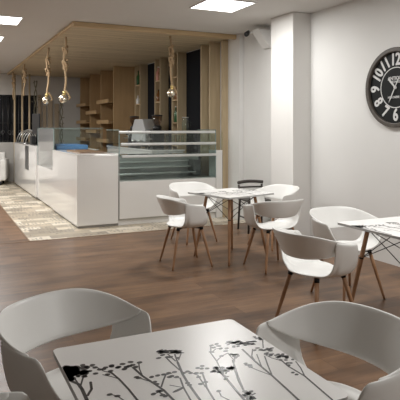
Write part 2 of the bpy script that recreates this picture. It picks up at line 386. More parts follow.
obj('vent_housing', box(B(), 1.46, 1.60, .42, .64, .70, .95), 'darksteel', t, .01)
for nm, x in (('side_pane', .004), ('side_pane', 1.668)): obj(nm, box(B(), x, x + .008, .005, .70, .68, 1.47), 'glass', t)
obj('front_pane', box(B(), .015, 1.665, .006, .012, .676, 1.42), 'glass', t)
for x in (.002, 1.666):
    bm = B(); box(bm, x, x + .012, .0, .008, .68, 1.47); box(bm, x, x+.012, .0, .70, 1.464, 1.474)
    obj('pane_edge', bm, 'glassedge', t)
for z, x0, x1, d in ((1.435, .0, 1.655, .5), (1.248, .03, 1.672, .55), (1.058, .04, 1.675, .6)):
    obj('rail', box(B(), x0, x1, -.028, .012, z - .022, z + .022), 'alu', t, .010, seg=3)
    obj('glass_shelf', box(B(), .02, 1.66, .014, d, z + .004, z + .011), 'glass', t)
tag(obj('counter_end_panel', box(B(), 4.195, 4.312, 8.165, 8.44, 0, 1.13), 'counter', bevel=.004), 'white end panel between pastry display and wooden post', 'panel')
# glassware on the display
def jug(bm):
    lathe(bm, [(.045, 0), (.055, .02), (.058, .14), (.045, .19), (.052, .23), (.049, .228), (.042, .19), (.052, .14), (.048, .02)], seg=16)
    return bm
def glassware(kind, x, y, z, label, g=None):
    if kind == 'jug':
        t = thing('glass_jug', label, 'jug', (x, y, z)); obj('body', jug(B()), 'glass', t)
        obj('handle', tube(B(), [(.055, 0, .05), (.10, 0, .08), (.105, 0, .15), (.05, 0, .19)], .008, 8), 'glass', t); obj('rim', lathe(B(), [(.054, .226), (.054, .234)], seg=16), 'alu', t)
        return t
    o = obj('drinking_glass', lathe(B(), [(.028, 0), (.034, .13), (.031, .13), (.026, .01)], seg=14), 'glass', loc=(x, y, z))
    return tag(o, label, 'glass', g)
glassware('jug', 3.77, 8.48, 1.447, 'clear glass jug standing on the pastry display near the wooden post')
for k in range(6):
    glassware('g', 3.42 + k*.085, 8.38, 1.26, '%s clear drinking glass from the left on the middle glass shelf' % ('first', 'second', 'third', 'fourth', 'fifth', 'sixth')[k], 'drinking glasses on the pastry display')
# ------------------------------------------------------------------ back worktop and coffee machine
t = thing('back_worktop', 'white back worktop along the right wall behind the counter', 'worktop', (3.5, 9.35, 0))
obj('body', box(B(), 0, .62, 0, 2.9, .07, 1.07), 'counter', t, .005)
obj('worktop', box(B(), -.02, .64, -.02, 2.9, 1.07, 1.10), 'counter', t, .004)
obj('plinth', box(B(), .04, .6, .02, 2.88, 0, .07), 'kick', t)
obj('drawer_front', box(B(), -.022, -.002, .25, 1.05, .70, .96), 'blackpl', t, .004)
t = thing('espresso_machine', 'light grey espresso machine with tapered hood between two grinders', 'coffee machine', (3.84, 10.62, 1.10), R(-90 + 10))
bm = B(); prism(bm, [(-.30, .12), (.30, .12), (.27, .38), (.16, .58), (-.16, .58), (-.27, .38)], 'y', -.18, .2)
obj('hood', bm, 'greymachine', t, .02, seg=3)
obj('body', box(B(), -.29, .29, -.10, .19, .03, .12), 'steel', t, .01)
obj('drip_tray', box(B(), -.27, .27, -.24, -.10, .03, .07), 'darksteel', t, .006)
for s in (-1, 1):
    g = obj('brew_group', tube(B(), [(s*.13, -.21, .16), (s*.13, -.21, .11)], [.045, .038], 14), 'steel', t)
    obj('filter_handle', tube(B(), [(s*.13, -.24, .115), (s*.13, -.38, .10)], [.010, .016], 8), 'blackpl', g)
    obj('steam_wand', tube(B(), [(s*.26, -.2, .30), (s*.29, -.25, .25), (s*.28, -.26, .06)], .006, 6), 'steel', t)
for sx in (-1, 1):
    for sy in (-.07, .15): obj('foot', tube(B(), [(sx*.25, sy, 0), (sx*.25, sy, .03)], .02, 8), 'blackpl', t)
def grinder(y, label):
    t = thing('coffee_grinder', label, 'coffee grinder', (3.84, y, 1.10), R(-90), 'coffee grinders beside the espresso machine')
    obj('body', box(B(), -.09, .09, -.12, .12, .0, .36), 'blackpl', t, .02, seg=3)
    obj('neck', lathe(B(), [(.085, .36), (.09, .42), (.06, .45)]), 'blackpl', t)
    h = obj('hopper', lathe(B(), [(.05, .45), (.095, .54), (.10, .63), (.09, .62), (.045, .46)]), 'glassdark', t)
    obj('hopper_lid', lathe(B(), [(.104, .63), (.104, .65), (.03, .66)]), 'blackpl', h)
    obj('spout', tube(B(), [(0, -.12, .30), (0, -.18, .26)], .022, 10), 'blackpl', t)
    obj('portafilter_fork', box(B(), -.05, .05, -.22, -.12, .18, .195), 'steel', t)
    obj('doser_lever', tube(B(), [(.09, -.08, .33), (.17, -.12, .34)], .009, 8), 'blackpl', t)
grinder(11.35, 'black coffee grinder with hopper on the left of the espresso machine')
grinder(9.98, 'black coffee grinder with hopper on the right of the espresso machine')
# ------------------------------------------------------------------ wooden uprights, niches, panels
XF = 4.22; XB = 4.419
def upright(y, label, x0=XF, x1=XB, th=.04, z1=2.975, m='pinev', z0=0):
    return tag(obj('wooden_upright', box(B(), x0, x1, y, y + th, z0, z1), m, bevel=.002), label, 'wooden upright', 'wooden uprights along the wall')
upright(8.165, 'broad pale wooden post beside the pastry display, nearest upright', 4.318, XB, .06)
upright(8.45, 'plain wooden upright, second from the broad post on the right', z1=2.975)
upright(8.79, 'plain wooden upright, third from the right, beside the widest black panel')
def tower(y0, y1, label):
    t = thing('shelf_niche', label, 'shelf', (0, y0, 0), 0, 'narrow shelf niches between the uprights')
    L = y1 - y0
    for a in (0, L): obj('side_board', box(B(), XF, XB, a, a + .035, 0, 2.975), 'pinev', t, .002)
    obj('back_board', box(B(), XB - .012, XB, .036, L - .001, 0, 2.97), 'pinev', t)
    for z in (1.15, 1.6, 2.05, 2.5): obj('shelf', box(B(), XF + .01, XB - .013, .036, L - .001, z - .01, z + .012), 'pine', t)
    return t
tower(9.86, 10.13, 'narrow bottle shelf niche behind the hanging knotted rope, nearest of three')
tower(10.79, 11.09, 'narrow bottle shelf niche above the right coffee grinder, middle of three')
tower(12.06, 12.41, 'narrow bottle shelf niche above the left coffee grinder, furthest of three')
for y0, y1, lab in ((8.84, 9.855, 'wide black wall panel right of the nearest bottle niche'), (10.17, 10.785, 'slim black wall panel left of the nearest bottle niche'), (11.13, 12.055, 'black wall panel between the middle and furthest bottle niches')):
    tag(obj('black_panel', box(B(), XB - .014, XB, y0, y1, .02, 2.97), 'panel'), lab, 'wall panel', 'black panels between the uprights')
# bottles in the niches
def bottle(y, z, h, r, m, cap, label, x=4.268):
    t = thing('bottle', label, 'bottle', (x, y, z), 0, 'bottles in the shelf niches')
    obj('body', lathe(B(), [(r*.9, 0), (r, .01), (r, h*.58), (r*.4, h*.74), (r*.36, h*.93)], seg=14), m, t)
    obj('cap', lathe(B(), [(r*.42, h*.93), (r*.42, h)], seg=12), cap, t)
for n, (y, z, h, r, m, c, lab) in enumerate((
    (9.965, 2.062, .20, .038, 'amber', 'gold', 'amber bottle in the nearest niche, second shelf down, left'),
    (10.06, 2.062, .26, .034, 'amber', 'gold', 'taller amber bottle in the nearest niche, second shelf down'),
    (9.97, 1.612, .30, .036, 'green', 'gold', 'green bottle with gold cap in the nearest niche, right'),
    (10.06, 1.612, .32, .036, 'green', 'white', 'green bottle with white cap in the nearest niche, left'),
    (11.02, 2.512, .30, .05, 'pink', 'white', 'pink bottle on the top shelf of the middle niche'),
    (10.92, 2.512, .28, .04, 'amber', 'gold', 'amber bottle beside the pink one in the middle niche'),
    (11.01, 2.062, .26, .045, 'amber', 'blackpl', 'dark brown bottle on the second shelf of the middle niche'),
    (12.32, 2.512, .34, .045, 'green', 'blackpl', 'dark green bottle on the top shelf of the furthest niche'),
    (12.34, 2.062, .20, .045, 'white', 'white', 'small white bottle on the second shelf of the furthest niche'))):
    bottle(y, z, h, r, m, c, lab)
# bread shelf of staggered trays
t = thing('bread_shelf', 'tall oak shelf unit with staggered tilted trays at the back', 'shelf', (3.78, 12.7, 0))
ys = (0, 1.12, 2.25, 3.38)
for k, y in enumerate(ys): obj('side_board', box(B(), 0, .62, y, y + .04, 0, 2.975), 'oak', t, .002)
for k in range(3):
    obj('back_board', box(B(), .60, .62, ys[k] + .041, ys[k+1] - .001, 0, 2.97), 'oak', t)
    for z in ((2.16, 1.66, 1.20), (1.92, 1.42, .95), (2.16, 1.68, 1.20))[k]:
        s = obj('bread_tray', prism(B(), [(-.10, z - .055), (.59, z + .02), (.59, z + .045), (-.09, z - .03), (-.09, z + .035), (-.12, z + .035), (-.12, z - .055)], 'y', ys[k] + .041, ys[k+1] - .001), 'oak', t, .002)
# ------------------------------------------------------------------ canopy
t = thing('wooden_canopy', 'pale pine board canopy hung below the ceiling over the counter', 'canopy', (0, 0, 0))
obj('boards', box(B(), 1.78, 4.418, 7.96, YB - .03, 2.985, 3.028), 'canopy', t)
tag(obj('fascia_beam', box(B(), 1.75, 4.495, 7.88, 7.955, 2.960, 3.028), 'pine', bevel=.003), 'long pale pine beam along the front edge of the wooden canopy', 'beam')
obj('side_beam', box(B(), 1.75, 1.779, 7.956, YB - .03, 2.985, 3.028), 'pine', t, .003)
# ------------------------------------------------------------------ rope pendants
def rope_pendant(x, y, z0, label, seed, bulb=True):
    rnd = random.Random(seed)
    t = thing('rope_pendant', label, 'pendant light' if bulb else 'rope', (x, y, 2.985), 0, 'knotted rope pendants')
    L = 2.985 - z0; n = 34; pts = []; rad = []
    k1, k2 = rnd.uniform(.18, .24), rnd.uniform(.36, .44)
    for i in range(n+1):
        s = i/n; a = .018*math.sin(s*9 + seed)
        pts.append((a, .012*math.cos(s*7 + seed), -L*s)); rad.append(.018)
    bm = B(); tube(bm, pts, rad, 8)
    for kf in (k1, k2):
        cz = -L*kf
        loop = [(.034*math.cos(a)+.01*math.sin(3*a), .034*math.sin(a), cz + .045*math.sin(2*a) - .012*a) for a in [.4*q for q in range(22)]]
        tube(bm, loop, .017, 7)
    tube(bm, [(.02, 0, -L*k2 - .04), (.055, .01, -L*(k2+.06)), (.03, 0, -L*(k2+.14)), (.015, 0, -L*(k2+.2))], .013, 7)
    obj('rope', bm, 'rope', t)
    if bulb:
        obj('socket', lathe(B(), [(.024, 0), (.03, -.02), (.026, -.06)], (pts[-1][0], pts[-1][1], -L + .03), 14), 'gold', t)
        obj('bulb', lathe(B(), [(.02, 0), (.05, -.03), (.068, -.075), (.06, -.115), (.03, -.14), (.005, -.147)], (pts[-1][0] - .02, pts[-1][1], -L - .02), 18), 'bulb', t)
        tube_pts = [(.0, .0, -L + .05), (.05, 0, -L - .01), (.085, 0, -L - .07), (.06, .01, -L - .11)]
        obj('rope_tail', tube(B(), tube_pts, .018, 8), 'rope', t)
    return t
rope_pendant(1.875, 9.05, 2.07, 'knotted rope pendant with bulb, nearest of the left row', 1)
rope_pendant(1.84, 10.4, 2.11, 'knotted rope pendant with bulb, second in the left row', 2)
rope_pendant(1.82, 13.3, 2.25, 'knotted rope hanging third in the left row', 3, False)
rope_pendant(1.82, 15.3, 2.25, 'knotted rope hanging furthest back in the left row', 4, False)
rope_pendant(3.40, 8.2, 2.16, 'knotted rope pendant with bulb hanging above the pastry display', 5)
# ------------------------------------------------------------------ things at the back
for k, (x, lab) in enumerate(((1.90, 'slim wooden pole before the barred window, leftmost of three'), (2.10, 'slim wooden pole before the barred window, middle of three'), (2.29, 'slim wooden pole at the right end of the barred window'))):
    tag(obj('wooden_pole', tube(B(), [(x, 15.75, 0), (x, 15.75, 2.984)], .026, 10), 'pinev'), lab, 'pole', 'slim wooden poles at the back')
for k, (x, wd, h, lab) in enumerate(((2.58, .10, 2.45, 'tall brown board against the rear wall, leftmost'), (2.72, .09, 2.15, 'tall brown board against the rear wall, second from left'), (2.86, .13, 2.3, 'tall brown board against the rear wall, third from left'), (3.05, .12, 2.2, 'tall brown board against the rear wall, rightmost'))):
    tag(obj('wooden_board', box(B(), x, x + wd, YB - .05, YB - .005, 0, h), 'board', bevel=.004), lab, 'board', 'brown boards against the rear wall')
def vine(x, y, z0, z1, label, seed):
    rnd = random.Random(seed); t = thing('dry_vine', label, 'vine', (x, y, 0), 0, 'dry twisted vines')
    n = 40; bm = B()
    for ph in (0, PI):
        tube(bm, [(.035*math.cos(ph + i*.55), .035*math.sin(ph + i*.55), z0 + (z1 - z0)*i/n) for i in range(n+1)], .014, 6)
    obj('stem', bm, 'vine', t)
    bm = B()
    for i in range(40):
        c = Vector((rnd.uniform(-.07, .07), rnd.uniform(-.05, .05), rnd.uniform(z0 + .3, z1)))
        d = Vector((rnd.uniform(-1, 1), rnd.uniform(-1, 1), rnd.uniform(-.3, 1))).normalized(); s = d.cross(Vector((.3, .8, .4))).normalized()
        q = [c, c + d*.03 + s*.016, c + d*.075, c + d*.03 - s*.016]
        bm.faces.new([bm.verts.new(p) for p in q])
    lf = obj('leaves', bm, 'vine', t)
    so = lf.modifiers.new('thick', 'SOLIDIFY'); so.thickness = .002
vine(2.43, 15.6, 0, 2.80, 'dark dry vine climbing beside the barred window', 1)
vine(3.13, 15.6, 0, 2.30, 'dark dry vine beside the tall oak bread shelf', 2)
# white armchair at far left
t = thing('armchair', 'white upholstered armchair at the far left by the rear wall', 'armchair', (1.24, 15.6, 0), R(-12))
obj('seat', box(B(), -.36, .36, -.36, .36, .10, .45), 'leather', t, .05, seg=4)
obj('backrest', box(B(), -.38, .38, .24, .40, .45, .85), 'leather', t, .05, seg=4)
for s in (-1, 1): obj('armrest', box(B(), s*.38 - .07, s*.38 + .07, -.37, .38, .12, .68), 'leather', t, .05, seg=4)
for sx in (-1, 1):
    for sy in (-1, 1): obj('leg', tube(B(), [(sx*.32, sy*.3, 0), (sx*.31, sy*.29, .12)], [.022, .03], 10), 'blackpl', t)
# dark chair behind the middle table
t = thing('dark_chair', 'dark grey wooden chair with curved top rail behind the middle table', 'chair', (4.19, 6.90, -.0), R(-8))
obj('seat', box(B(), -.19, .19, -.19, .19, .44, .465), 'darkwood', t, .01)
for sx in (-1, 1):
    obj('leg', tube(B(), [(sx*.19, -.19, 0), (sx*.17, -.17, .44)], [.014, .017], 10), 'darkwood', t)
    obj('leg', tube(B(), [(sx*.19, .21, 0), (sx*.175, .175, .45), (sx*.185, .20, .66)], [.014, .018, .016], 10), 'darkwood', t)
bm = B(); pts = []
for i in range(13):
    a = -1 + 2*i/12; pts.append((a*.20, .23 - .05*a*a, .672 - .012*a*a))
tube(bm, [(p[0], p[1], p[2] + .03) for p in pts], .024, 10)
obj('top_rail', bm, 'darkwood', t)
obj('cross_rail', tube(B(), [(-.18, .19, .62), (0, .215, .62), (.18, .19, .62)], .013, 8), 'darkwood', t)
for sx in (-1, 1): obj('stretcher', tube(B(), [(sx*.182, -.18, .2), (sx*.182, .19, .2)], .010, 8), 'darkwood', t)

# ------------------------------------------------------------------ white tub chair
def shell_bm():
    """seat bowl with two wrapped side panels, and a leaning back band that runs into them from the inside"""
    bm = B(); zs = .435; N = 72
    phis = [-PI + 2*PI*k/N for k in range(N)]
    pg, pt, pe, pb = R(75), R(110), R(150), R(100)
    def sstep(a, b, x):
        x = min(1, max(0, (x-a)/(b-a))); return x*x*(3-2*x)
    def ztop(f):
        f = abs(f)
        if f <= pt: return .756 - .076*sstep(R(30), pt, f)
        if f >= pe: return zs + .016 - .012*sstep(pe, PI, f)
        u = (f - pt)/(pe - pt)
        return zs + .016 + (.680 - zs - .016)*max(0, 1-u)**2.6
    def plan(f):
        s, c = abs(math.sin(f)), abs(math.cos(f)); n = 2.15
        k = (s**n + c**n)**(-1/n)
        return math.sin(f)*k, math.cos(f)*k*.98
    def side(f):
        f = abs(f); return sstep(R(35), R(72), f)*(1 - sstep(R(112), R(150), f))
    def line(f, zend):
        """points (radius, height, length) of the section from the seat centre up to zend"""
        q = side(f); ea = .062 + .058*q; eb = .055 + .035*q; zb = zs + eb; r0 = .176
        pts = [(.02 + .156*i/6, zs - .010*(1 - i/6)) for i in range(6)]
        a_end = PI/2 if zend >= zb else math.acos(max(-1, min(1, 1 - (zend - zs)/eb)))
        pts += [(r0 + ea*math.sin(a), zs + eb*(1 - math.cos(a))) for a in [a_end*i/8 for i in range(9)]]
        if zend > zb:
            rt = RT(f)
            for i in range(1, 9):
                z = zb + (zend-zb)*i/8; u = (z - zb)/(.75 - zb)
                pts.append((r0 + ea + (rt - r0 - ea)*(1 - max(0, 1-u)**1.8), z))
        L = [0]
        for i in range(1, len(pts)): L.append(L[-1] + math.hypot(pts[i][0]-pts[i-1][0], pts[i][1]-pts[i-1][1]))
        return pts, L
    def RT(f): return .325 - .010*sstep(R(60), R(110), abs(f))
    def at_len(pl, t):
        pts, L = pl
        for i in range(1, len(pts)):
            if t <= L[i] + 1e-9 or i == len(pts)-1:
                u = min(1, max(0, (t - L[i-1])/max(1e-9, L[i]-L[i-1])))
                return pts[i-1][0]*(1-u)+pts[i][0]*u, pts[i-1][1]*(1-u)+pts[i][1]*u
    ctr = bm.verts.new((0, 0, zs - .010)); cols = []; K = 15
    for f in phis:
        fa = abs(f); pl = line(f, ztop(f)); Lt = pl[1][-1]
        if fa < pg:
            a = fa/pg; Lend = .195 + (Lt - .195)*(.02*a**2 + .98*a**11)
        else: Lend = Lt
        col = []
        for q in range(1, K+1):
            r_, z_ = at_len(pl, Lend*q/K)
            g = f - math.copysign(R(9)*sstep(.59, .75, z_)*sstep(R(40), R(70), fa)*(1 - sstep(R(78), R(112), fa)), f)
            px, py = plan(g); col.append(bm.verts.new((px*r_, py*r_, z_)))
        cols.append(col)
    for k in range(N):
        a, b_ = cols[k], cols[(k+1) % N]
        bm.faces.new((ctr, a[0], b_[0]))
        for i in range(K-1): bm.faces.new((a[i], a[i+1], b_[i+1], b_[i]))
    # the back band
    prev = None; M_ = 44
    for k in range(M_+1):
        f = -pb + 2*pb*k/M_; fa = abs(f); zt = ztop(f) - .001
        hi = .560 + (zt - .012 - .560)*(.25*(fa/pb)**2 + .75*(fa/pb)**5)
        px, py = plan(f); up = []
        for q in range(6):
            z_ = hi + (zt - hi)*q/5; h = (ztop(f) - z_)
            r_ = RT(f) - .006*sstep(R(55), R(80), fa) - h*(.40 + .25*h)
            up.append(bm.verts.new((px*r_, py*r_, z_)))
        if prev:
            for i in range(5): bm.faces.new((prev[i], up[i], up[i+1], prev[i+1]))
        prev = up
    bmesh.ops.recalc_face_normals(bm, faces=bm.faces[:])
    for f in bm.faces: f.smooth = True
    return bm
def make_chair(label):
    t = thing('tub_chair', label, 'chair', (0, 0, 0), 0, 'white moulded tub chairs')
    s = obj('shell', shell_bm(), 'shell', t)
    so = s.modifiers.new('thick', 'SOLIDIFY'); so.thickness = .013; so.offset = 0
    sb = s.modifiers.new('smooth', 'SUBSURF'); sb.levels = 1; sb.render_levels = 1
    for sx in (-1, 1):
        for sy in (-1, 1):
            d = Vector((sx*.225, sy*.225, 0)); tp = Vector((sx*.135, sy*.13, .428))
            obj('leg', tube(B(), [d, d.lerp(tp, .12), d.lerp(tp, .6), tp], [.0095, .0115, .0155, .0165], 12), 'legwood', t)
    bm = B()
    for sx in (-1, 1): tube(bm, [(sx*.15, .145, .412), (0, 0, .418), (-sx*.15, -.145, .412)], .011, 8)
    box(bm, -.10, .10, -.10, .10, .413, .424)
    for sx in (-1, 1):
        for sy in (-1, 1): tube(bm, [(sx*.141, sy*.136, .395), (sx*.136, sy*.131, .424)], .019, 10)
    obj('under_frame', bm, 'black', t)
    return t
GC = 'white moulded tub chairs'
ch0 = make_chair('white tub chair at the far side of the foreground table, its back seen whole')
# facing local -Y; rotation z turns that
ch0.location = (.535, 2.245, 0); ch0.rotation_euler = (0, 0, R(29))
dup(ch0, 'white tub chair at the right side of the foreground table, opening showing brown floor', (1.325, 1.672, 0), R(-86), GC)
dup(ch0, 'white tub chair of which only an arm corner shows at bottom left', (.147, 1.485, 0), R(90), GC)
dup(ch0, 'white tub chair with its back to the viewer at left of the right hand table', (2.56, 3.34, 0), R(97), GC)
dup(ch0, 'white tub chair facing forward behind the right hand table, beside the wall', (3.31, 3.88, 0), R(0), GC)
dup(ch0, 'white tub chair at the left of the middle table, back turned left', (2.47, 5.55, 0), R(86), GC)
dup(ch0, 'white tub chair in front of the middle table, back turned right', (3.265, 5.03, 0), R(180), GC)
dup(ch0, 'white tub chair behind the middle table, in front of the glass counter', (3.085, 6.66, 0), R(4), GC)
dup(ch0, 'white tub chair at the right of the middle table, beside the column', (3.86, 5.93, 0), R(-80), GC)

# ------------------------------------------------------------------ tables with plant print
STROKES=[(0.0080,[(-0.001,0.623),(0.031,0.577),(0.034,0.527),(0.03,0.426),(0.018,0.235)]),
(0.0060,[(0.039,0.458),(0.07,0.51),(0.082,0.573)]),
(0.0040,[(0.027,0.652),(0.031,0.577)]),
(0.0040,[(0.068,0.643),(0.035,0.556)]),
(0.0030,[(0.085,0.758),(0.143,0.707),(0.161,0.653),(0.184,0.624),(0.202,0.547)]),
(0.0030,[(0.147,0.621),(0.177,0.585),(0.202,0.547)]),
(0.0050,[(0.185,0.642),(0.2,0.548),(0.208,0.444),(0.211,0.34),(0.209,0.175)]),
(0.0060,[(0.29,0.637),(0.301,0.532),(0.323,0.438),(0.336,0.373),(0.341,0.278),(0.333,0.108)]),
(0.0035,[(0.328,0.446),(0.3,0.49),(0.28,0.526)]),
(0.0030,[(0.333,0.676),(0.312,0.604),(0.301,0.532)]),
(0.0040,[(0.337,0.402),(0.369,0.457),(0.395,0.498),(0.426,0.504)]),
(0.0040,[(0.328,0.32),(0.311,0.366),(0.286,0.359)]),
(0.0030,[(0.125,0.436),(0.149,0.406),(0.161,0.364)]),
(0.0060,[(0.495,0.598),(0.466,0.474),(0.451,0.377),(0.436,0.232),(0.416,0.076)]),
(0.0040,[(0.466,0.674),(0.466,0.6),(0.47,0.517)]),
(0.0040,[(0.518,0.687),(0.495,0.598)]),
(0.0030,[(0.551,0.684),(0.508,0.616)]),
(0.0040,[(0.488,0.702),(0.491,0.612)]),
(0.0035,[(0.474,0.482),(0.504,0.484),(0.514,0.452),(0.522,0.437)]),
(0.0035,[(0.522,0.437),(0.513,0.378),(0.504,0.322)]),
(0.0045,[(0.546,0.437),(0.524,0.362),(0.506,0.316),(0.487,0.209),(0.467,0.075)]),
(0.0040,[(0.407,0.481),(0.441,0.444),(0.419,0.357),(0.402,0.249),(0.378,0.125)]),
(0.0030,[(0.375,0.403),(0.419,0.357)]),
(0.0030,[(0.537,0.267),(0.527,0.225),(0.54,0.183)]),
(0.0035,[(0.72,0.705),(0.679,0.623),(0.663,0.53),(0.632,0.417)]),
(0.0060,[(0.621,0.479),(0.625,0.404),(0.617,0.339),(0.6,0.204),(0.595,0.148),(0.581,0.005)]),
(0.0040,[(0.766,0.543),(0.706,0.445),(0.655,0.31),(0.632,0.226)]),
(0.0035,[(0.663,0.53),(0.71,0.57),(0.753,0.588)]),
(0.0030,[(0.753,0.588),(0.739,0.494)]),
(0.0030,[(0.679,0.623),(0.722,0.656),(0.75,0.656)]),
(0.0040,[(0.637,0.393),(0.669,0.433),(0.7,0.453)]),
(0.0030,[(0.64,0.447),(0.629,0.397)]),
(0.0055,[(0.839,0.6),(0.822,0.447),(0.813,0.292),(0.802,0.18),(0.79,0.064),(0.771,-0.07)]),
(0.0035,[(0.886,0.578),(0.839,0.508),(0.821,0.443)]),
(0.0030,[(0.872,0.518),(0.818,0.385)]),
(0.0035,[(0.894,0.482),(0.854,0.392),(0.813,0.292)]),
(0.0030,[(0.766,0.422),(0.783,0.368),(0.813,0.292)]),
(0.0030,[(0.991,0.654),(0.939,0.566)]),
(0.0030,[(0.914,0.447),(0.936,0.4),(0.938,0.34)]),
(0.0045,[(0.736,0.508),(0.677,0.357),(0.632,0.226),(0.614,0.148),(0.585,0.011)]),
(0.0040,[(0.665,0.187),(0.619,0.172)]),
(0.0045,[(0.94,0.423),(0.931,0.337),(0.939,0.227),(0.926,0.12),(0.912,0.006)]),
(0.0030,[(0.939,0.227),(0.971,0.301),(1.003,0.368)]),
(0.0030,[(0.903,0.504),(0.912,0.448),(0.933,0.413)])]
